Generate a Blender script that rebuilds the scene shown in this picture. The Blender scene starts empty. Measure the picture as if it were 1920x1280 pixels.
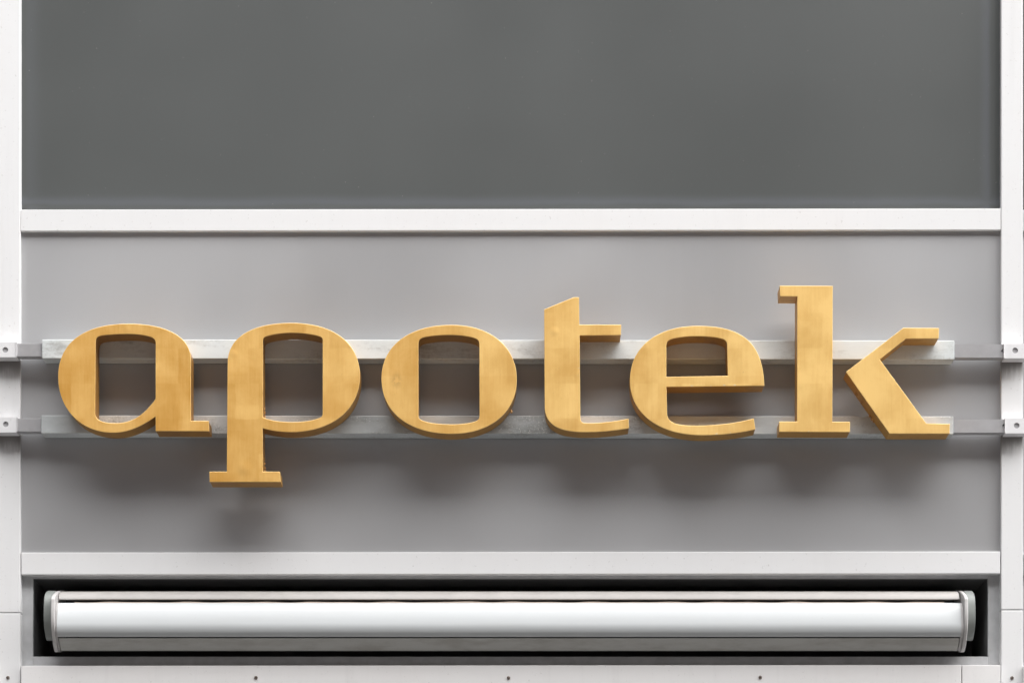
import bpy, bmesh, math, random
from mathutils import Vector, geometry
random.seed(7)
S = bpy.context.scene
COL = S.collection

# ------------------------------------------------------------------ camera, light, exposure
DIST = 10.0            # metres from the lens to the front of the letters
YF = -0.1770           # front plane of the letters (the grey panels lie at Y = 0)
UNIT = 0.002           # metres per photo pixel on that plane
VX, VY, EYE = 985.0, 2000.0, 1.65     # vanishing point of the wall's normal, eye height
CAMY = YF - DIST

cam_d = bpy.data.cameras.new('camera'); cam = bpy.data.objects.new('camera', cam_d); COL.objects.link(cam)
cam.location = (0, CAMY, EYE); cam.rotation_euler = (math.radians(90), 0, 0)
cam_d.sensor_width = 36; cam_d.lens = 36 * DIST / (1920 * UNIT)
cam_d.shift_x = (960 - VX) / 1920; cam_d.shift_y = (VY - 640) / 1920
cam_d.clip_end = 5000
S.camera = cam

SUN_EL, SUN_AZ = 52.0, 48.0           # azimuth: degrees to the right of the wall's normal
w = bpy.data.worlds.new('World'); S.world = w; w.use_nodes = True
nt = w.node_tree; nt.nodes.clear()
sky = nt.nodes.new('ShaderNodeTexSky'); sky.sky_type = 'NISHITA'; sky.sun_disc = False
sky.sun_elevation = math.radians(SUN_EL); sky.sun_rotation = math.radians(180 - SUN_AZ)
sky.dust_density = 3.0
hs = nt.nodes.new('ShaderNodeHueSaturation'); hs.inputs['Saturation'].default_value = 0.38   # overcast: grey cloud
bg = nt.nodes.new('ShaderNodeBackground'); bg.inputs['Strength'].default_value = 0.05
wo = nt.nodes.new('ShaderNodeOutputWorld')
nt.links.new(sky.outputs[0], hs.inputs['Color']); nt.links.new(hs.outputs[0], bg.inputs[0]); nt.links.new(bg.outputs[0], wo.inputs[0])

sd = bpy.data.lights.new('sun', 'SUN'); sd.energy = 5.0; sd.angle = math.radians(100); sd.color = (1, .997, .988)
so = bpy.data.objects.new('sun', sd); COL.objects.link(so); so.location = (4, -8, 12)
el, az = math.radians(SUN_EL), math.radians(SUN_AZ)
to_sun = Vector((math.sin(az) * math.cos(el), -math.cos(az) * math.cos(el), math.sin(el)))
so.rotation_euler = to_sun.to_track_quat('Z', 'Y').to_euler()
S.view_settings.view_transform = 'Standard'; S.view_settings.look = 'None'
S.view_settings.exposure = 1.44; S.view_settings.gamma = 1

# ------------------------------------------------------------------ helpers
def PX(px, Y): return (px - VX) * UNIT * (Y - CAMY) / DIST
def PZ(py, Y): return EYE + (VY - py) * UNIT * (Y - CAMY) / DIST

class N:
    """small node-graph helper"""
    def __init__(s, name):
        s.m = bpy.data.materials.new(name); s.m.use_nodes = True
        s.t = s.m.node_tree; s.b = s.t.nodes['Principled BSDF']
        g = s.t.nodes.new('ShaderNodeNewGeometry'); s.pos = g.outputs['Position']
    def put(s, sock, v):
        if hasattr(v, 'is_output'): s.t.links.new(v, sock)
        else: sock.default_value = v
    def math(s, op, a, b=0.0, c=None, clamp=False):
        n = s.t.nodes.new('ShaderNodeMath'); n.operation = op; n.use_clamp = clamp
        s.put(n.inputs[0], a); s.put(n.inputs[1], b)
        if c is not None: s.put(n.inputs[2], c)
        return n.outputs[0]
    def sep(s, v=None):
        n = s.t.nodes.new('ShaderNodeSeparateXYZ'); s.put(n.inputs[0], v or s.pos); return n.outputs
    def scale(s, sx, sy, sz, off=(0, 0, 0)):
        n = s.t.nodes.new('ShaderNodeMapping'); s.put(n.inputs[0], s.pos)
        n.inputs[3].default_value = (sx, sy, sz); n.inputs[1].default_value = off; return n.outputs[0]
    def noise(s, vec, sc, det=4, rough=.55, dist=0.0):
        n = s.t.nodes.new('ShaderNodeTexNoise'); s.put(n.inputs['Vector'], vec)
        n.inputs['Scale'].default_value = sc; n.inputs['Detail'].default_value = det
        n.inputs['Roughness'].default_value = rough; n.inputs['Distortion'].default_value = dist; return n.outputs[0]
    def ramp(s, v, a, b, lo=0.0, hi=1.0):
        n = s.t.nodes.new('ShaderNodeMapRange'); n.interpolation_type = 'SMOOTHSTEP'
        s.put(n.inputs[0], v); n.inputs[1].default_value = a; n.inputs[2].default_value = b
        n.inputs[3].default_value = lo; n.inputs[4].default_value = hi; return n.outputs[0]
    def mix(s, f, a, b, mode='MIX'):
        n = s.t.nodes.new('ShaderNodeMix'); n.data_type = 'RGBA'; n.blend_type = mode
        s.put(n.inputs[0], f)
        for i, v in ((6, a), (7, b)):
            s.put(n.inputs[i], v if hasattr(v, 'is_output') else (*v, 1)); 
        return n.outputs[2]
    def bump(s, h, strength=.3, dist=.002, normal=None):
        n = s.t.nodes.new('ShaderNodeBump'); n.inputs['Strength'].default_value = strength
        n.inputs['Distance'].default_value = dist; s.put(n.inputs['Height'], h)
        if normal is not None: s.put(n.inputs['Normal'], normal)
        return n.outputs[0]
    def out(s, col, rough, metal=0.0, normal=None, spec=.5):
        s.put(s.b.inputs['Base Color'], col if hasattr(col, 'is_output') else (*col, 1))
        s.put(s.b.inputs['Roughness'], rough); s.put(s.b.inputs['Metallic'], metal)
        s.put(s.b.inputs['Specular IOR Level'], spec)
        if normal is not None: s.put(s.b.inputs['Normal'], normal)
        return s.m

def dot_mask(n, cx, cz, r, rx=1.0, rz=1.0):
    """1 at (cx, cz) on the wall, fading to 0 at radius r"""
    x, y, z = n.sep()
    dx = n.math('MULTIPLY', n.math('SUBTRACT', x, cx), rx); dz = n.math('MULTIPLY', n.math('SUBTRACT', z, cz), rz)
    d = n.math('SQRT', n.math('ADD', n.math('MULTIPLY', dx, dx), n.math('MULTIPLY', dz, dz)))
    return n.ramp(d, 0.0, r, 1.0, 0.0)

YM = -0.016            # face of the uprights
def white_metal(name, col, stain_shade=(), run=.16):
    n = N(name)
    streak = n.noise(n.scale(26, 26, 1.4), 1.0, 5, .6)
    cloud = n.noise(n.pos, 2.3, 4, .6)
    fine = n.noise(n.pos, 90, 3, .7)
    c = n.mix(n.ramp(streak, .5, .85, 0, run), col, tuple(k * .62 for k in col))
    c = n.mix(n.ramp(cloud, .45, .8, 0, .22), c, (col[0] * .86, col[1] * .82, col[2] * .8))
    c = n.mix(n.ramp(fine, .64, .74, 0, .38), c, (.34, .32, .30))
    for (px, py, wdt) in stain_shade:      # grime washed out from under the clamps, plus some painted clamp shade
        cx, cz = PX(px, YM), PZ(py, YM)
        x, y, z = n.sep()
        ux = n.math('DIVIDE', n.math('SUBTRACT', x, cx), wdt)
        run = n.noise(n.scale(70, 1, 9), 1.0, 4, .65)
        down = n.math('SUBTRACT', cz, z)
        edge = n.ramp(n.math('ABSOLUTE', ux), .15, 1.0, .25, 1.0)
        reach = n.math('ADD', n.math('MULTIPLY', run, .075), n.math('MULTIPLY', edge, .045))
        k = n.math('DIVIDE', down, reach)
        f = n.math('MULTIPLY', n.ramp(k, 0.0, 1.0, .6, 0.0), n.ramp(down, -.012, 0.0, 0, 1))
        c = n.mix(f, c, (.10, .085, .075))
    r = n.ramp(cloud, .3, .7, .42, .58)
    return n.out(c, r, 0.0, n.bump(fine, .12, .0006), .4)

STAIN_SHADE = [(16, 677, .05), (16, 817, .05), (1899, 678, .05), (1899, 819, .05)]
M = {}
M['upright'] = white_metal('white upright paint', (.77, .77, .775), STAIN_SHADE, .17)
M['white'] = white_metal('white transom paint', (.77, .77, .775), (), .07)
M['fascia'] = white_metal('weathered white fascia', (.77, .757, .753))

def panel(name, col, rough, spec=.5):
    n = N(name)
    big = n.noise(n.pos, .9, 3, .5); mid = n.noise(n.scale(14, 1, 1.2), 1.0, 5, .6); fine = n.noise(n.pos, 260, 2, .6)
    c = n.mix(n.ramp(big, .3, .7), tuple(k * .955 for k in col), tuple(k * 1.04 for k in col))
    c = n.mix(n.ramp(mid, .48, .85, 0, .05), c, tuple(k * 1.35 for k in col))
    sp = n.noise(n.pos, 60, 2, .8)
    c = n.mix(n.ramp(sp, .73, .8, 0, .18), c, (.6, .58, .55))
    return n, c, n.math('ADD', n.ramp(big, .3, .7, rough - .04, rough + .05), n.math('MULTIPLY', fine, .06)), spec

n, c, r, sp = panel('grey panel paint', (.480, .482, .492), .40); M['panel'] = n.out(c, r, .5, None, sp)
# dark spandrel: dusty film left along the lower and right rims of the sheet
n, c, r, sp = panel('dark spandrel', (.080, .085, .0840), .42)
x, y, z = n.sep()
wob = n.math('MULTIPLY', n.math('SUBTRACT', n.noise(n.pos, 3.0, 4, .6), .5), .03)
dB = n.math('ADD', n.math('SUBTRACT', z, PZ(391, .010)), wob); dR = n.math('ADD', n.math('SUBTRACT', PX(1876, 0), x), wob)
dL = n.math('ADD', n.math('SUBTRACT', x, PX(39, 0)), wob)
def band(d, a, b, c2, k): return n.math('MULTIPLY', n.ramp(d, a, b, 0, k), n.ramp(d, b, c2, 1, 0))
film = n.math('MAXIMUM', band(dB, .006, .024, .060, .24), n.math('MAXIMUM', band(dR, .03, .05, .09, .22), band(dL, .01, .035, .09, .10)))
c = n.mix(film, c, (.165, .175, .21))
M['spandrel'] = n.out(c, r, 0, None, .5)

def plain(name, col, rough, metal=0.0, var=.12, sc=20):
    n = N(name); a = n.noise(n.pos, sc, 5, .6)
    c = n.mix(n.ramp(a, .3, .75), tuple(k * (1 - var) for k in col), tuple(min(1, k * (1 + var * .6)) for k in col))
    return n.out(c, n.ramp(a, .3, .7, rough - .05, rough + .07), metal)
M['frame_grey'] = plain('grey opening frame', (.48, .485, .495), .5)
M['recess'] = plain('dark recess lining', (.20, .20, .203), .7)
M['core'] = plain('wall core', (.25, .25, .25), .8)
M['arm'] = plain('grey painted arm', (.36, .355, .365), .45, 0, .06, 30)
M['clamp'] = white_metal('clamp metal', (.74, .735, .745))
M['screw'] = plain('screw steel', (.30, .25, .22), .4, .7, .5, 300)
M['glass'] = plain('shop window glass', (.03, .035, .035), .06)
M['plinth'] = plain('stone plinth', (.22, .21, .20), .7)

def galv(name, lo, hi, dirt, scr):
    n = N(name)
    big = n.noise(n.scale(2, 3, 6), 1.0, 5, .6, .1); sp = n.noise(n.pos, 55, 5, .75, .2); fine = n.noise(n.pos, 150, 3, .7)
    c = n.mix(n.ramp(big, .3, .7), lo, hi)
    blot = n.noise(n.scale(3.5, 5, 14), 1.0, 6, .72, .1)
    c = n.mix(n.ramp(n.math('ADD', n.math('MULTIPLY', blot, .75), n.math('MULTIPLY', sp, .25)), .50, .70, 0, dirt), c, (.19, .18, .16))
    c = n.mix(n.math('MULTIPLY', n.ramp(fine, .55, .68, 0, scr), n.ramp(blot, .45, .6)), c, (.74, .74, .73))
    return n.out(c, n.ramp(sp, .3, .7, .42, .62), .1, n.bump(sp, .1, .0006))
M['rail_upper'] = galv('galvanised rail', (.63, .67, .675), (.73, .77, .775), .55, .1)
M['rail_lower'] = galv('weathered shaded galvanised rail', (.36, .38, .385), (.66, .69, .695), .75, .9)  # weathering plus some of the letters' shade in the darker base colour

# gilded brass: leaf squares laid in rows, each a slightly different tone, with patina clouds and a few dents
def gold(name, face):
    n = N(name)
    def brick(wd, ht, off, shift):
        t = n.t.nodes.new('ShaderNodeTexBrick'); t.offset = off; t.squash = 1
        comb = n.t.nodes.new('ShaderNodeCombineXYZ'); xs = n.sep()
        wx = n.math('MULTIPLY', n.math('SUBTRACT', n.noise(n.pos, 18, 2, .5), .5), .012)
        n.put(comb.inputs[0], n.math('ADD', n.math('ADD', xs[0], shift), wx)); n.put(comb.inputs[1], n.math('ADD', n.math('ADD', xs[2], shift * .37), wx))
        n.put(t.inputs['Vector'], comb.outputs[0]); t.inputs['Scale'].default_value = 1
        t.inputs['Mortar Size'].default_value = 0; t.inputs['Brick Width'].default_value = wd; t.inputs['Row Height'].default_value = ht
        t.inputs['Color1'].default_value = (0, 0, 0, 1); t.inputs['Color2'].default_value = (1, 1, 1, 1)
        return n.t.nodes.new('ShaderNodeRGBToBW'), t
    def tone(*a):
        bw, t = brick(*a); n.t.links.new(t.outputs['Color'], bw.inputs[0]); return bw.outputs[0]
    t1 = tone(.088, .132, .43, .031); t2 = tone(.15, .205, .6, .173)
    cloud = n.noise(n.pos, 6.5, 5, .6, .3); small = n.noise(n.pos, 38, 4, .65); fine = n.noise(n.scale(150, 150, 9), 1.0, 4, .65)
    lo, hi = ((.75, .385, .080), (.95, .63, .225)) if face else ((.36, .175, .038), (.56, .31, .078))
    v = n.math('ADD', n.math('MULTIPLY', t1, .22), n.math('ADD', n.math('MULTIPLY', t2, .15), n.math('MULTIPLY', n.ramp(cloud, .28, .72), .42)))
    v = n.math('ADD', v, n.math('MULTIPLY', n.math('SUBTRACT', small, .5), .24))
    v = n.math('ADD', v, n.math('MULTIPLY', n.math('SUBTRACT', fine, .5), .55))
    xs = n.sep()
    v = n.math('ADD', v, n.ramp(xs[0], -1.8, 1.2, -.10, .42))          # the leaf is paler towards the k
    c = n.mix(n.math('MULTIPLY', v, 1.0, clamp=True), lo, hi)
    c = n.mix(n.ramp(n.noise(n.pos, 120, 3, .7), .66, .76, 0, .35), c, (.33, .16, .04))
    if face:
        for px, py, q in ((1297, 723.5, 5), (1333, 723.5, 3), (1358, 722.5, 4.5), (1378, 722, 4), (1343, 813, 4), (1370, 811, 3), (1086, 690, 4), (1083, 703, 3), (1516, 808, 3)):
            c = n.mix(n.math('MULTIPLY', dot_mask(n, PX(px, YF), PZ(py, YF), q * UNIT, 1, 1.6), n.ramp(n.noise(n.pos, 210, 3, .7), .44, .56)), c, (.78, .68, .52))
    if face: c = n.mix(n.math('MULTIPLY', dot_mask(n, PX(743, YF), PZ(713, YF), .035, 1.25, .8), n.ramp(small, .40, .5, 0, .5)), c, (.50, .26, .08))
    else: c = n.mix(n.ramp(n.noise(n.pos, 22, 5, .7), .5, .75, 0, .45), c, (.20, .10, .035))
    h = n.math('MULTIPLY', n.noise(n.pos, 7, 2, .5), .5)
    if face:
        for px, py, rr, k in ((459, 878, .035, .9), (1040, 621, .022, .7), (240, 617, .018, .5), (438, 663, .02, .5), (1083, 700, .02, .4), (1722, 700, .05, .3)):
            h = n.math('ADD', h, n.math('MULTIPLY', dot_mask(n, PX(px, YF), PZ(py, YF), rr), k))
    nm = n.bump(h, .30, .004); nm = n.bump(fine, .08, .0006, nm)
    rgh = n.math('ADD', n.ramp(cloud, .3, .7, .36, .46), n.math('MULTIPLY', t1, .07))
    return n.out(c, rgh, .38, nm, .5)
M['gold'] = gold('gilded brass face', True)
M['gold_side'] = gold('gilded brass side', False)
M['gold_edge'] = plain('worn brass edge with painted glint', (.93, .64, .26), .4, .4, .12, 60)  # worn bevel rim, brightened in colour for the light it catches

n = N('awning aluminium'); a = n.noise(n.scale(2, 30, 30), 1.0, 5, .6); f = n.noise(n.pos, 70, 3, .7)
c = n.mix(n.ramp(a, .45, .8, 0, .2), (.52, .54, .55), (.43, .43, .42)); c = n.mix(n.ramp(f, .7, .78, 0, .25), c, (.35, .32, .28))
M['awning'] = n.out(c, .38, 0.0, None, .5)
n = N('awning underside'); a = n.noise(n.scale(6, 20, 20), 1.0, 5, .65)
c = n.mix(n.ramp(a, .4, .7), (.46, .46, .44), (.37, .36, .335)); M['awning_low'] = n.out(c, .5)
M['awning_back'] = plain('awning housing', (.42, .40, .385), .5, 0, .08, 12)
M['end_cap'] = plain('awning end cap', (.52, .505, .50), .5, 0, .08, 15)
M['end_disc'] = plain('awning end disc', (.22, .235, .225), .5, 0, .08, 15)
M['fabric'] = plain('rolled awning cloth', (.55, .45, .38), .9)
n = N('street paving'); a = n.noise(n.pos, 1.2, 6, .6)
M['ground'] = n.out(n.mix(a, (.10, .098, .095), (.17, .165, .16)), .85)

def link(name, me, mat, parent=None, origin=None):
    o = bpy.data.objects.new(name, me); COL.objects.link(o)
    if mat: me.materials.append(mat)
    if origin is not None:
        me.transform(__import__('mathutils').Matrix.Translation(-Vector(origin)))
        if parent is None: o.location = origin
    if parent: o.parent = parent
    return o
def base(o):
    p = Vector(o.location)
    return p if o.parent is None else p + base(o.parent)
def empty(name, loc, label, cat, group=None):
    o = bpy.data.objects.new(name, None); COL.objects.link(o); o.location = loc; o.empty_display_size = .1
    o['label'] = label; o['category'] = cat
    if group: o['group'] = group
    return o
def part(name, bm, mat, parent, smooth=None):
    me = bpy.data.meshes.new(name); bmesh.ops.recalc_face_normals(bm, faces=bm.faces); bm.to_mesh(me); bm.free()
    if smooth is not None:
        me.polygons.foreach_set('use_smooth', [True] * len(me.polygons)); me.set_sharp_from_angle(angle=math.radians(smooth))
    b = base(parent)
    me.transform(__import__('mathutils').Matrix.Translation(-b))
    o = link(name, me, mat, parent)
    return o
def box_bm(x0, x1, y0, y1, z0, z1, bev=.002, bm=None):
    b = bmesh.new()
    vs = [b.verts.new((x, y, z)) for x in (x0, x1) for y in (y0, y1) for z in (z0, z1)]
    for f in ((0, 1, 3, 2), (4, 6, 7, 5), (0, 4, 5, 1), (2, 3, 7, 6), (0, 2, 6, 4), (1, 5, 7, 3)): b.faces.new([vs[i] for i in f])
    bmesh.ops.recalc_face_normals(b, faces=b.faces)
    if bev: bmesh.ops.bevel(b, geom=list(b.edges), offset=bev, segments=2, profile=.6, affect='EDGES', clamp_overlap=True)
    return b
def pbox(name, x0, x1, t0, t1, Y0, Y1, mat, parent, bev=.002, dz=0.0):
    """box whose front face (at Y0) spans photo columns x0..x1 and rows t0 (top)..t1; dz tilts its right end"""
    b = box_bm(PX(x0, Y0), PX(x1, Y0), Y0, Y1, PZ(t1, Y0), PZ(t0, Y0), bev)
    if dz:
        xa, xb = PX(x0, Y0), PX(x1, Y0)
        for v in b.verts: v.co.z -= dz * UNIT * (v.co.x - xa) / (xb - xa)
    return part(name, b, mat, parent)

def inset(loop, d):
    """move a closed 2-D loop by d to its left-hand side (mitred)"""
    out = []; n_ = len(loop)
    for i in range(n_):
        p, q, r_ = Vector(loop[i - 1]), Vector(loop[i]), Vector(loop[(i + 1) % n_])
        a = (q - p).normalized(); b = (r_ - q).normalized()
        na, nb = Vector((-a.y, a.x)), Vector((-b.y, b.x))
        m = na + nb; L = max(.35, m.dot(na)); out.append(tuple(q + m / L * d))
    return out
def area(l): return sum(l[i - 1][0] * l[i][1] - l[i][0] * l[i - 1][1] for i in range(len(l))) / 2
def orient(loops):
    return [l if (area(l) > 0) == (i == 0) else l[::-1] for i, l in enumerate(loops)]
def cap(bm, loops, verts):
    flat = [v for vl in verts for v in vl]
    for t in geometry.tessellate_polygon([[Vector((p[0], p[1], 0)) for p in l] for l in loops]):
        try: bm.faces.new([flat[i] for i in t])
        except ValueError: pass
def ring(bm, va, vb):
    for i in range(len(va)):
        j = (i + 1) % len(va)
        bm.faces.new((va[i], va[j], vb[j], vb[i]))
def prism(loops, put, a0, a1):
    """solid with holes: 2-D loops swept from a0 to a1; put(u, v, a) gives the 3-D point"""
    loops = orient(loops); bm = bmesh.new()
    A = [[bm.verts.new(put(u, v, a0)) for u, v in l] for l in loops]; B = [[bm.verts.new(put(u, v, a1)) for u, v in l] for l in loops]
    for a, b in zip(A, B): ring(bm, a, b)
    cap(bm, loops, A); cap(bm, loops, B)
    return bm
def circle(cx, cy, r, k=28): return [(cx + r * math.cos(2 * math.pi * i / k), cy + r * math.sin(2 * math.pi * i / k)) for i in range(k)]

# ------------------------------------------------------------------ the street
bm = bmesh.new(); bm.faces.new([bm.verts.new(p) for p in ((-900, -900, 0), (900, -900, 0), (900, 900, 0), (-900, 900, 0))])
me = bpy.data.meshes.new('pavement'); bm.to_mesh(me); bm.free(); g = link('pavement', me, M['ground']); g['kind'] = 'structure'

# ------------------------------------------------------------------ unseen house behind the camera, added to close off the low sky
HY = -13.5
def added_house():
    H = empty('added_house', (0, HY, 0), 'unseen dark brick house added across the street to block the low sky', 'building')
    y1 = HY
    part('wall', box_bm(-30, 30, y1 - 8, y1, .01, 18.0, .01), M['brick'], H)
    bm = bmesh.new()
    prof_ = [(y1 - 8.3, 18.01), (y1 + .3, 18.01), (y1 + .3, 18.2), (y1 - 4, 19.2), (y1 - 8.3, 18.2)]
    part('roof', prism([prof_], lambda u, v, a: (a, u, v), -30.3, 30.3), M['recess'], H)
    fm = gm = None
    for fl in range(5):
        for i in range(-9, 10):
            x, z = i * 3.1, 1.2 + fl * 3.3
            if fm is None:
                f = part('window', prism([[(x - .7, z), (x + .7, z), (x + .7, z + 1.9), (x - .7, z + 1.9)], [(x - .62, z + .08), (x + .62, z + .08), (x + .62, z + 1.82), (x - .62, z + 1.82)]], lambda u, v, a: (u, a, v), y1 + .001, y1 + .06), M['white'], H)
                g_ = part('pane', box_bm(x - .62, x + .62, y1 + .001, y1 + .02, z + .08, z + 1.82, 0), M['glass'], f)
                fm, gm, x_, z_ = f, g_, x, z
            else:
                f = fm.copy(); COL.objects.link(f); f.location = (x - x_, 0, z - z_)
                g_ = gm.copy(); COL.objects.link(g_); g_.parent = f
M['brick'] = plain('dark brick', (.16, .105, .085), .85, 0, .3, 3)
added_house()

# ------------------------------------------------------------------ the facade
F = empty('shop_facade', (0, 0, 0), 'white metal shop facade with grey panels behind the letters and awning', 'building')
BAY = 1880                                  # photo pixels from one upright to the next
TOPZ = 8.6
XL, XR = PX(-3 - BAY, 0), PX(1918 + BAY, 0)
# wall behind the panels, open where the awning sits
bm = prism([[(XL, .02), (XR, .02), (XR, TOPZ), (XL, TOPZ)], [(PX(30, 0), PZ(1252, 0)), (PX(1888, 0), PZ(1252, 0)), (PX(1888, 0), PZ(1066, 0)), (PX(30, 0), PZ(1066, 0))]],
           lambda u, v, a: (u, a, v), .04, .60)
part('wall_core', bm, M['core'], F)
def upright(x0, x1, seam):
    X0, X1 = PX(x0, YM), PX(x1, YM)
    zt = PZ(seam, YM)
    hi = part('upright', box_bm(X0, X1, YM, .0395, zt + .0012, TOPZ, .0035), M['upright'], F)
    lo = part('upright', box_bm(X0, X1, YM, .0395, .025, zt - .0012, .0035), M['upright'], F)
    return hi, lo
uL = upright(-3, 38.2, 1148.0); uR = upright(1877.2, 1918.2, 1142.5)
upright(-3 - BAY, 38 - BAY, 1146); upright(1877 + BAY, 1918 + BAY, 1146)
YT = -0.0145; PY = .002
def bay(x0, x1, main):
    gap = .7
    pbox('dark_panel', x0 - 3, x1 + 3, -480, 396, .010, .037, M['spandrel'], F, .001)
    pbox('transom', x0 + gap - 1, x1 - gap + 1, 393, 433.3, YT, .039, M['white'], F, .0025, -2.3)
    pbox('grey_panel', x0 - 3, x1 + 3, 428, 1040, PY, .037, M['panel'], F, .001)
    pbox('transom', x0 + gap, x1 - gap, 1035.2, 1076.6, YT, .039, M['white'], F, .0025, -2.2)
    pbox('transom', x0 + gap, x1 - gap, -522, -481, YT, .039, M['white'], F, .0025)
    pbox('dark_panel', x0 - 3, x1 + 3, PXTOP, -518, .010, .037, M['spandrel'], F, .001)
    pbox('shop_window', x0 - 2, x1 + 2, 1425, 2700, .004, .039, M['glass'], F, .001)
    pbox('plinth', x0 - 2, x1 + 2, 2702, 2790, -.01, .039, M['plinth'], F, .003)
PXTOP = VY - (TOPZ - .02 - EYE) / UNIT
bay(39, 1876.3, True)
bay(39 - BAY, 1876 - BAY, False); bay(39 + BAY, 1876 + BAY, False)
for k in (-1, 1): pbox('grey_panel', 36 + k * BAY, 1879 + k * BAY, 1070, 1255, PY, .037, M['panel'], F, .001)
# fascia boards below the awning, with the joint at the right
YB = -0.030
fas = pbox('fascia_board', 39.4, 1802.6, 1247.2, 1421, YB, .039, M['fascia'], F, .002, -1.6)
fas2 = pbox('fascia_board', 1804, 1876, 1246, 1421, YB, .039, M['fascia'], F, .002)
for k in (-1, 1): pbox('fascia_board', 39 + k * BAY, 1876 + k * BAY, 1247.2, 1421, YB, .039, M['fascia'], F, .002)
def screw(px, py, Y, parent):
    bm = bmesh.new(); x, z = PX(px, Y), PZ(py, Y); k = 12
    rings = [[bm.verts.new((x + r * math.cos(t * 2 * math.pi / k), Y - d, z + r * math.sin(t * 2 * math.pi / k))) for t in range(k)] for r, d in ((.0068, -.001), (.0068, .0018), (.0048, .0042), (.0022, .0046), (.0018, .0026))]
    for a, b in zip(rings, rings[1:]): ring(bm, a, b)
    bm.faces.new(rings[-1])
    part('screw', bm, M['screw'], parent, 40)
for px, py in ((480, 1269.5), (953.5, 1270), (1425.5, 1269)): screw(px, py, YB, fas)
screw(15, 1269.5, YM, uL[1]); screw(1897.5, 1270, YM, uR[1])

# opening for the awning: flat grey frame (four members) and a dark lining
YO = 0.020
OX0, OX1, OT, OB = 62, 1852.5, 1083.5, 1230.0
fr = pbox('opening_frame', 36, OX0, 1070, 1252, YO, .0395, M['frame_grey'], F, .002)
pbox('opening_frame', OX1, 1880, 1070, 1252, YO, .0395, M['frame_grey'], F, .002)
pbox('opening_frame', OX0, OX1, OB, 1252, YO, .0385, M['frame_grey'], F, .002)
pbox('opening_frame', OX0, OX1, 1070, OT, YO, .0385, M['frame_grey'], F, .002)
x0, x1, z0, z1 = PX(OX0, YO) - .002, PX(OX1, YO) + .002, PZ(OB, YO) - .002, PZ(OT, YO) + .002
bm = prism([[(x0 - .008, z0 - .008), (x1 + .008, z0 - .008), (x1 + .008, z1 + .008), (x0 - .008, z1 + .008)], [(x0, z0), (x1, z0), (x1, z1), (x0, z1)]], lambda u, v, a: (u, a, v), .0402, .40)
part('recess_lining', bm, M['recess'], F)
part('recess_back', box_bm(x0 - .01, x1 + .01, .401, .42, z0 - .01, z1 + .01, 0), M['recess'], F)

# ------------------------------------------------------------------ awning in the recess
AY = -0.110            # frontmost line of the cassette
A = empty('awning_cassette', (0, .1, PZ(1225, .1)), 'closed white awning cassette lying in the dark recess below the letters', 'awning')
def prof(pts): return [(AY + d, PZ(py, AY + d)) for d, py in pts]
def along(profile, xa, xb): return prism([profile], lambda u, v, a: (a, u, v), xa, xb)
def smooth_open(pts, k=5):
    out = []
    P = [pts[0]] + list(pts) + [pts[-1]]
    for i in range(1, len(P) - 2):
        for s in range(k):
            t = s / k
            out.append(tuple(.5 * (2 * b + (c_ - a) * t + (2 * a - 5 * b + 4 * c_ - d) * t * t + (3 * b - a - 3 * c_ + d) * t ** 3) for a, b, c_, d in zip(P[i - 1], P[i], P[i + 1], P[i + 2])))
    return out + [pts[-1]]
YN = AY + .008
nxa, nxb = PX(106.5, YN), PX(1802.5, YN)
front = smooth_open([(.062, 1129.5), (.046, 1131), (.031, 1139), (.020, 1151), (.0125, 1164), (.010, 1174), (.014, 1184), (.023, 1190.5), (.028, 1193.2)])
nose = prof(front + [(.10, 1192), (.10, 1132)])
part('front_bar', along(nose, nxa, nxb), M['awning'], A, 30)
low = prof([(.033, 1195.6), (.060, 1209), (.084, 1218.5), (.094, 1219.5), (.10, 1196)])
part('lower_strip', along(low, nxa + .003, nxb - .003), M['awning_low'], A, 20)
hous = prof(smooth_open([(.15, 1107.5), (.112, 1109.5), (.088, 1114), (.078, 1121.5), (.080, 1123.8)]) + [(.19, 1123.8), (.19, 1107.5)])
part('top_housing', along(hous, PX(112, AY + .1), PX(1797, AY + .1)), M['awning_back'], A, 30)
# edge of the rolled cloth, a wavy strip peeping out above the front bar
bm = bmesh.new(); K = 120; rows = []
for i in range(K + 1):
    x = PX(135, YN) + (PX(1775, YN) - PX(135, YN)) * i / K
    hgt = 1128.0 + .9 * math.sin(i * .9) * math.sin(i * .23 + 1) - (.6 if 50 < i < 62 else 0)
    y = AY + .066
    rows.append([bm.verts.new((x, y, PZ(1131, y))), bm.verts.new((x, y, PZ(hgt, y))), bm.verts.new((x, y + .012, PZ(hgt, y))), bm.verts.new((x, y + .012, PZ(1131, y)))])
for a, b in zip(rows, rows[1:]): ring(bm, a, b)
bm.faces.new(rows[0]); bm.faces.new(rows[-1])
part('cloth_edge', bm, M['fabric'], A)
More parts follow.
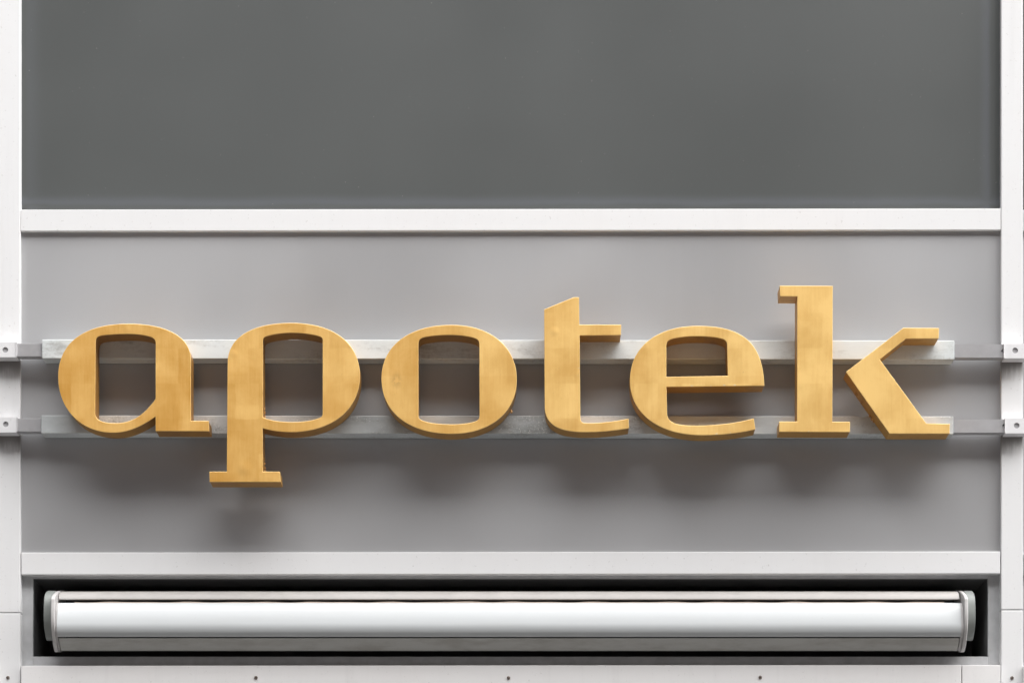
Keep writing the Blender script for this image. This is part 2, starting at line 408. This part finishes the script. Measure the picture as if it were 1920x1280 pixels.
# cloth roll inside the housing
k = 24; cy, cz, rr = .17, PZ(1165, .17), .052
part('cloth_roll', prism([circle(cy, cz, rr, k)], lambda u, v, a: (a, u, v), PX(118, .17), PX(1790, .17)), M['fabric'], A, 40)
plate = [(.0, 1147), (.004, 1128), (.011, 1119), (.06, 1112), (.135, 1107), (.22, 1106), (.25, 1120), (.25, 1205), (.16, 1222), (.083, 1221.5), (.045, 1207), (.012, 1180), (.002, 1163)]
for s, (xa, xb) in ((-1, (95, 102.0)), (1, (1815.5, 1808.5))):
    o = part('end_plate', along(prof(smooth_open(plate[9:] + plate[:6], 4) + plate[6:9]), PX(xa, AY), PX(xb, AY)), M['end_cap'], A, 40)
    bv = o.modifiers.new('edge', 'BEVEL'); bv.width = .003; bv.segments = 2; bv.limit_method = 'ANGLE'
    xi = PX(xb, AY); xn = nxa if s < 0 else nxb
    lip = prof([(d + .004, p) for d, p in front] + [(.088, 1219), (.10, 1200), (.10, 1135)])
    part('bar_cap', along(lip, xi - s * .0008, xn + s * .0005), M['end_cap'], A, 30)
    # outer disc of the swivel bracket
    disc = [(d, p) for d, p in ((.036, 1150), (.040, 1130), (.055, 1116), (.09, 1109), (.14, 1108), (.18, 1125), (.19, 1150), (.17, 1185), (.12, 1200), (.085, 1196), (.055, 1180), (.040, 1165))]
    disc = [(d, p) for d, p in smooth_open(disc + disc[:1], 3)][:-1]; disc = prof(disc)
    xd = (82.0 if s < 0 else 1828.8)
    o = part('end_disc', along(disc, PX(xd, AY + .04), PX(xa, AY) + s * .0008), M['end_disc'], A, 50)
    bv = o.modifiers.new('edge', 'BEVEL'); bv.width = .004; bv.segments = 3; bv.limit_method = 'ANGLE'
    # bracket that bolts the cassette to the back of the recess
    part('wall_bracket', box_bm(min(PX(xa, AY), PX(xb, AY)) - .01, max(PX(xa, AY), PX(xb, AY)) + .01, AY + .249, .3995, PZ(1190, .1), PZ(1130, .1), .003), M['end_disc'], A)

# ------------------------------------------------------------------ rails that carry the letters
RB, RF = -0.0040, -0.0790
def rail(label, t0, t1, xa, xb, tilt, arms, clamps, mat):
    zc = PZ((t0 + t1) / 2, RF)
    R = empty('sign_rail', (0, (RB + RF) / 2, PZ(t1, RF)), label, 'rail', 'steel rails carrying the letters')
    z0, z1 = PZ(t1, RF), PZ(t0, RF); wl = .004
    X0, X1 = PX(xa, RF), PX(xb, RF)
    bm = prism([[(RF, z0), (RB, z0), (RB, z1), (RF, z1)], [(RF + wl, z0 + wl), (RB - wl, z0 + wl), (RB - wl, z1 - wl), (RF + wl, z1 - wl)]], lambda u, v, a: (a, u, v), X0, X1)
    for v in bm.verts: v.co.z -= tilt * UNIT * (v.co.x - X0) / (X1 - X0)
    o = part('rail_tube', bm, mat, R)
    bv = o.modifiers.new('edge', 'BEVEL'); bv.width = .0018; bv.segments = 2; bv.limit_method = 'ANGLE'
    for (ax, bx, at, ab) in arms:
        ya = RF + .0085
        # hollow square arm with a bolt hole in its front near the clamp
        if ax > 960:
            hole = circle(PX(bx - 37.5, ya), PZ((at + ab) / 2 + .6, ya), 5.2 * UNIT, 20)
            part('arm', prism([[(PX(ax, ya), PZ(ab, ya)), (PX(bx, ya), PZ(ab, ya)), (PX(bx, ya), PZ(at, ya)), (PX(ax, ya), PZ(at, ya))], hole], lambda u, v, a: (u, a, v), ya, ya + .040), M['arm'], R)
        else: pbox('arm', ax, bx, at, ab, ya, ya + .040, M['arm'], R, .0018)
    for (cx0, cx1, ct, cb, hx, hy) in clamps:
        yc = RF + .0045
        Z0, Z1, C0, C1 = PZ(cb, yc), PZ(ct, yc), PX(cx0, yc), PX(cx1, yc)
        bm = prism([[(C0, Z0), (C1, Z0), (C1, Z1), (C0, Z1)], circle(PX(hx, yc), PZ(hy, yc), 5.3 * UNIT)], lambda u, v, a: (u, a, v), yc, yc + .0038)
        c = part('clamp', bm, M['clamp'], R)
        # top and bottom of the channel, back to the upright, and the turned edge
        part('clamp_web', box_bm(C0 + .0005, C1 - .0005, yc + .0039, YM - .0005, Z0, Z0 + .0038, .0008), M['clamp'], c)
        part('clamp_web', box_bm(C0 + .0005, C1 - .0005, yc + .0039, YM - .0005, Z1 - .0038, Z1, .0008), M['clamp'], c)
        # the edge turned over towards the sign
        inner = C1 if hx < 960 else C0
        sgn = 1 if hx < 960 else -1
        a, b = sorted((inner + sgn * .0002, inner + sgn * .0018))
        part('turned_edge', box_bm(a, b, yc - .003, yc + .012, Z1 - .054, Z1 + .001, .0004), M['clamp'], c)
    return R
rail('upper galvanised steel rail carrying the letters, clean and bright', 636.2, 671.6, 78.8, 1789.5, 2.2,
     [(-6, 84, 643.4, 668.4), (1784, 1920, 645.4, 670.2)],
     [(-11, 31, 641, 669.4, 9.9, 655.7), (1882.8, 1924.5, 644, 671.4, 1903.5, 656.8)], M['rail_upper'])
rail('lower galvanised steel rail carrying the letters, grimy, scratched and partly shaded in its colour', 778.3, 812.0, 77.2, 1787.6, 1.9,
     [(-6, 84, 784.0, 809.0), (1782, 1922, 786.0, 810.6)],
     [(-10.5, 31.5, 781.9, 810.2, 10.7, 794.8), (1884.8, 1927, 783.8, 812.0, 1906.3, 797.4)], M['rail_lower'])

# ------------------------------------------------------------------ letters
def path(cmds):
    """M/L points, C cubic, E quarter super-ellipse (v: leaves vertically, h: leaves horizontally) -> pixel loop"""
    pts = []
    for c in cmds:
        if c[0] in 'ML': pts.append((c[1], c[2])); continue
        p0 = pts[-1]
        if c[0] == 'E':
            _, mode, x, y, f = c
            if mode == 'v': h1, h2 = (p0[0], p0[1] + (y - p0[1]) * f), (x + (p0[0] - x) * f, y)
            else: h1, h2 = (p0[0] + (x - p0[0]) * f, p0[1]), (x, y + (p0[1] - y) * f)
            p3 = (x, y)
        else: h1, h2, p3 = (c[1], c[2]), (c[3], c[4]), (c[5], c[6])
        L = math.dist(p0, p3); k = max(5, min(26, int(L / 5)))
        for i in range(1, k + 1):
            t = i / k; u = 1 - t
            pts.append(tuple(u ** 3 * p0[j] + 3 * u * u * t * h1[j] + 3 * u * t * t * h2[j] + t ** 3 * p3[j] for j in (0, 1)))
    if math.dist(pts[0], pts[-1]) < .3: pts.pop()
    return pts
LB = RF - .0003        # letter backs rest on the rails
def solid_letter(loops_px, parent):
    loops = orient([[(PX(x, YF), PZ(y, YF)) for x, y in path(l)] for l in loops_px])
    bev = .0011
    ins = [inset(l, bev) for l in loops]; mid = [inset(l, bev * .3) for l in loops]
    bm = bmesh.new()
    f0 = [[bm.verts.new((x, YF, z)) for x, z in l] for l in ins]
    f1 = [[bm.verts.new((x, YF + bev * .3, z)) for x, z in l] for l in mid]
    f2 = [[bm.verts.new((x, YF + bev, z)) for x, z in l] for l in loops]
    f3 = [[bm.verts.new((x, YF + .006, z)) for x, z in l] for l in loops]
    for a, b in zip(f0, f1): ring(bm, a, b)
    for a, b in zip(f1, f2): ring(bm, a, b)
    for f_ in bm.faces: f_.material_index = 1
    for a, b in zip(f2, f3): ring(bm, a, b)
    cap(bm, ins, f0); cap(bm, loops, f3)
    part('face', bm, M['gold'], parent).data.materials.append(M['gold_edge'])
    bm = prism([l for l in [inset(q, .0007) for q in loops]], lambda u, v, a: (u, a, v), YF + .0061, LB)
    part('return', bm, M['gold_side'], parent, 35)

def letter(ch, label, pieces, zb):
    xs = [p[0] for l in pieces for p in path(l[0])]
    E = empty('sign_letter', (PX((min(xs) + max(xs)) / 2, YF), (YF + LB) / 2, PZ(zb, YF)), label, 'letter', 'gilded letters of the sign')
    if len(pieces) == 1: solid_letter(pieces[0], E)
    else:
        for nm, l in zip(('stem', 'arm'), pieces):
            q = bpy.data.objects.new(nm, None); COL.objects.link(q); q.parent = E; q.empty_display_size = .05
            solid_letter(l, q)
    return E

a_out = [('M', 291.7, 780.2), ('L', 291.7, 807.6), ('L', 392.0, 807.8), ('L', 391.4, 788.8), ('L', 357.6, 788.6), ('L', 357.4, 672),
         ('E', 'v', 240.5, 606.8, .62), ('E', 'h', 108.9, 706, .64), ('E', 'v', 212, 810.6, .585), ('C', 243, 810.6, 268, 796.8, 291.7, 780.2)]
a_in = [('M', 291.7, 747.6), ('C', 272, 775, 250, 793, 216, 793), ('C', 203, 793, 178.2, 791, 178.2, 775), ('L', 179, 643),
        ('C', 179, 633, 182, 630.4, 190, 628.8), ('C', 205, 626.6, 225, 625.7, 240, 625.7), ('C', 258, 625.7, 274, 628.2, 283, 631.6), ('C', 289, 634, 291.7, 637, 291.7, 644)]
p_out = [('M', 393, 902.8), ('L', 392.5, 883.8), ('L', 425.2, 883.8), ('L', 426.6, 680), ('E', 'v', 546, 605.3, .63), ('E', 'h', 674.8, 704, .62), ('E', 'v', 545, 809.4, .60),
         ('C', 525, 809.4, 508, 806.5, 492.4, 802.2), ('L', 492.4, 883.8), ('L', 524.7, 883.8), ('L', 526.2, 902.8)]
p_in = [('M', 492.7, 781.7), ('C', 505, 788.5, 530, 791, 550, 791), ('C', 572, 791, 590, 787, 599, 783.2), ('C', 603.5, 781, 604.9, 779, 604.9, 774), ('L', 604.9, 638),
        ('C', 604.9, 633.6, 603, 631.8, 599.3, 630.4), ('C', 586, 626, 565, 623.6, 548, 623.6), ('C', 530, 623.6, 510, 626.5, 499, 630.4), ('C', 494.6, 632, 492.7, 634, 492.7, 640)]
o_out = [('M', 715, 709.5), ('E', 'v', 846.5, 609, .61), ('E', 'h', 969, 711, .60), ('E', 'v', 847, 812.8, .60), ('E', 'h', 715, 709.5, .61)]
o_in = [('M', 784.4, 779), ('L', 784.4, 645), ('C', 784.4, 638, 787, 634.5, 794, 632.4), ('C', 808, 628.8, 828, 627.6, 843, 627.6), ('C', 862, 627.6, 880, 630.2, 890, 633.6),
        ('C', 896.6, 636, 898.6, 639, 898.7, 646), ('L', 899, 777), ('C', 899, 785, 897, 787.6, 890, 790), ('C', 878, 793.8, 862, 795.2, 846, 795.2), ('C', 826, 795.2, 806, 793, 793.6, 788.6), ('C', 787, 786, 784.4, 784, 784.4, 779)]
t_out = [('M', 1020.2, 580), ('L', 1073.5, 558.1), ('C', 1076, 557.2, 1078, 557, 1080, 557.1), ('L', 1085.8, 557.5), ('L', 1086.3, 608.6), ('L', 1164.8, 608.5), ('L', 1164.4, 628), ('L', 1086.8, 628.6),
         ('L', 1088.2, 782), ('C', 1088.2, 789.5, 1090.5, 793, 1101, 793), ('C', 1125, 793, 1152, 790, 1178.7, 784.5), ('L', 1179.4, 802.2), ('C', 1152, 807, 1126, 809.6, 1098, 809.6),
         ('C', 1048, 809.6, 1021.2, 797, 1021.2, 760)]
e_out = [('M', 1433, 722.8), ('L', 1249.5, 725), ('L', 1250.8, 775), ('C', 1251, 789, 1262, 797.6, 1302, 797.6), ('C', 1342, 797.6, 1380, 793.5, 1413.5, 783.9), ('L', 1416.5, 804.3),
         ('C', 1385, 812, 1350, 815.3, 1316, 815.3), ('E', 'h', 1180.9, 713, .60), ('E', 'v', 1308.4, 610.9, .61), ('C', 1390, 610.9, 1431, 640, 1433, 722.8)]
e_in = [('M', 1249.4, 706.4), ('L', 1249.4, 648), ('C', 1249.4, 640, 1253, 637, 1261, 635), ('C', 1276, 631.2, 1292, 630, 1308, 630), ('C', 1325, 630, 1343, 631.6, 1353, 634.6),
        ('C', 1361, 637, 1363.1, 640, 1363.3, 647), ('L', 1364.6, 704.3)]
k_stem = [('M', 1462, 535.6), ('L', 1561.5, 536.1), ('L', 1560.6, 790.5), ('L', 1593.8, 790.5), ('L', 1593.8, 809.5), ('L', 1461, 809), ('L', 1461, 790), ('L', 1494.5, 790), ('L', 1495, 555.5), ('L', 1462.8, 555.0)]
k_arm = [('M', 1693.8, 614.5), ('L', 1760.8, 614.9), ('L', 1760.2, 634.3), ('L', 1699, 634.5), ('L', 1649.5, 673.6), ('L', 1736.8, 793.4), ('L', 1781, 794.4), ('L', 1780.7, 812.3), ('L', 1667.8, 812.3), ('L', 1586.4, 697)]
letter('a', 'gilded brass letter a, first at the left of the word', [[a_out, a_in]], 810)
Lp = letter('p', 'gilded brass letter p with its stem hanging below the rails', [[p_out, p_in]], 903)
Lo = letter('o', 'gilded brass letter o, round with a tall rectangular opening', [[o_out, o_in]], 813)
letter('t', 'gilded brass letter t with slanted top and short crossbar', [[t_out]], 810)
letter('e', 'gilded brass letter e with chipped lower edges, between t and k', [[e_out, e_in]], 815)
Lk = letter('k', 'gilded brass letter k in two pieces, last at the right', [[k_stem], [k_arm]], 812)

# beads of solder and old gilding that have run on the sides of three letters
M['bead'] = plain('solder bead', (.62, .36, .14), .5, .2, .4, 200)
bead_me = None
def bead(parent, x, y, z, r, k):
    global bead_me
    if bead_me is None:
        bm = bmesh.new(); bmesh.ops.create_icosphere(bm, subdivisions=2, radius=1.0)
        for v in bm.verts: v.co *= 1 + .25 * math.sin(v.co.x * 5 + 1) * math.cos(v.co.z * 4)
        bead_me = bpy.data.meshes.new('solder_bead'); bm.to_mesh(bead_me); bm.free(); bead_me.materials.append(M['bead'])
    o = bpy.data.objects.new('solder_bead', bead_me); COL.objects.link(o); o.parent = parent
    o.location = Vector((x, y, z)) - base(parent); o.scale = (r * .8, r, r * k); o.rotation_euler = (0, 0, random.uniform(0, 6))
for py, d, r in ((758, .07, .0032), (764, .075, .004), (771, .08, .003), (852, .07, .0028), (860, .078, .004), (868, .082, .0045), (875, .08, .005), (880, .07, .004)):
    bead(Lp, PX(492.4, YF) + .0008, YF + d, PZ(py, YF), r, random.uniform(1, 1.8))
for t, d, r in ((.27, .06, .005), (.30, .066, .0035), (.42, .075, .004), (.52, .082, .003), (.62, .085, .005), (.67, .082, .0055), (.71, .085, .004)):
    px, py = 1586.4 + (1667.8 - 1586.4) * t, 697 + (812.3 - 697) * t
    bead([c for c in Lk.children if c.name.startswith('arm')][0], PX(px, YF) - .001, YF + d, PZ(py, YF) - .001, r, 1.2)
bead(Lo, PX(958.5, YF), YF + .07, PZ(763, YF), .005, 1.4)
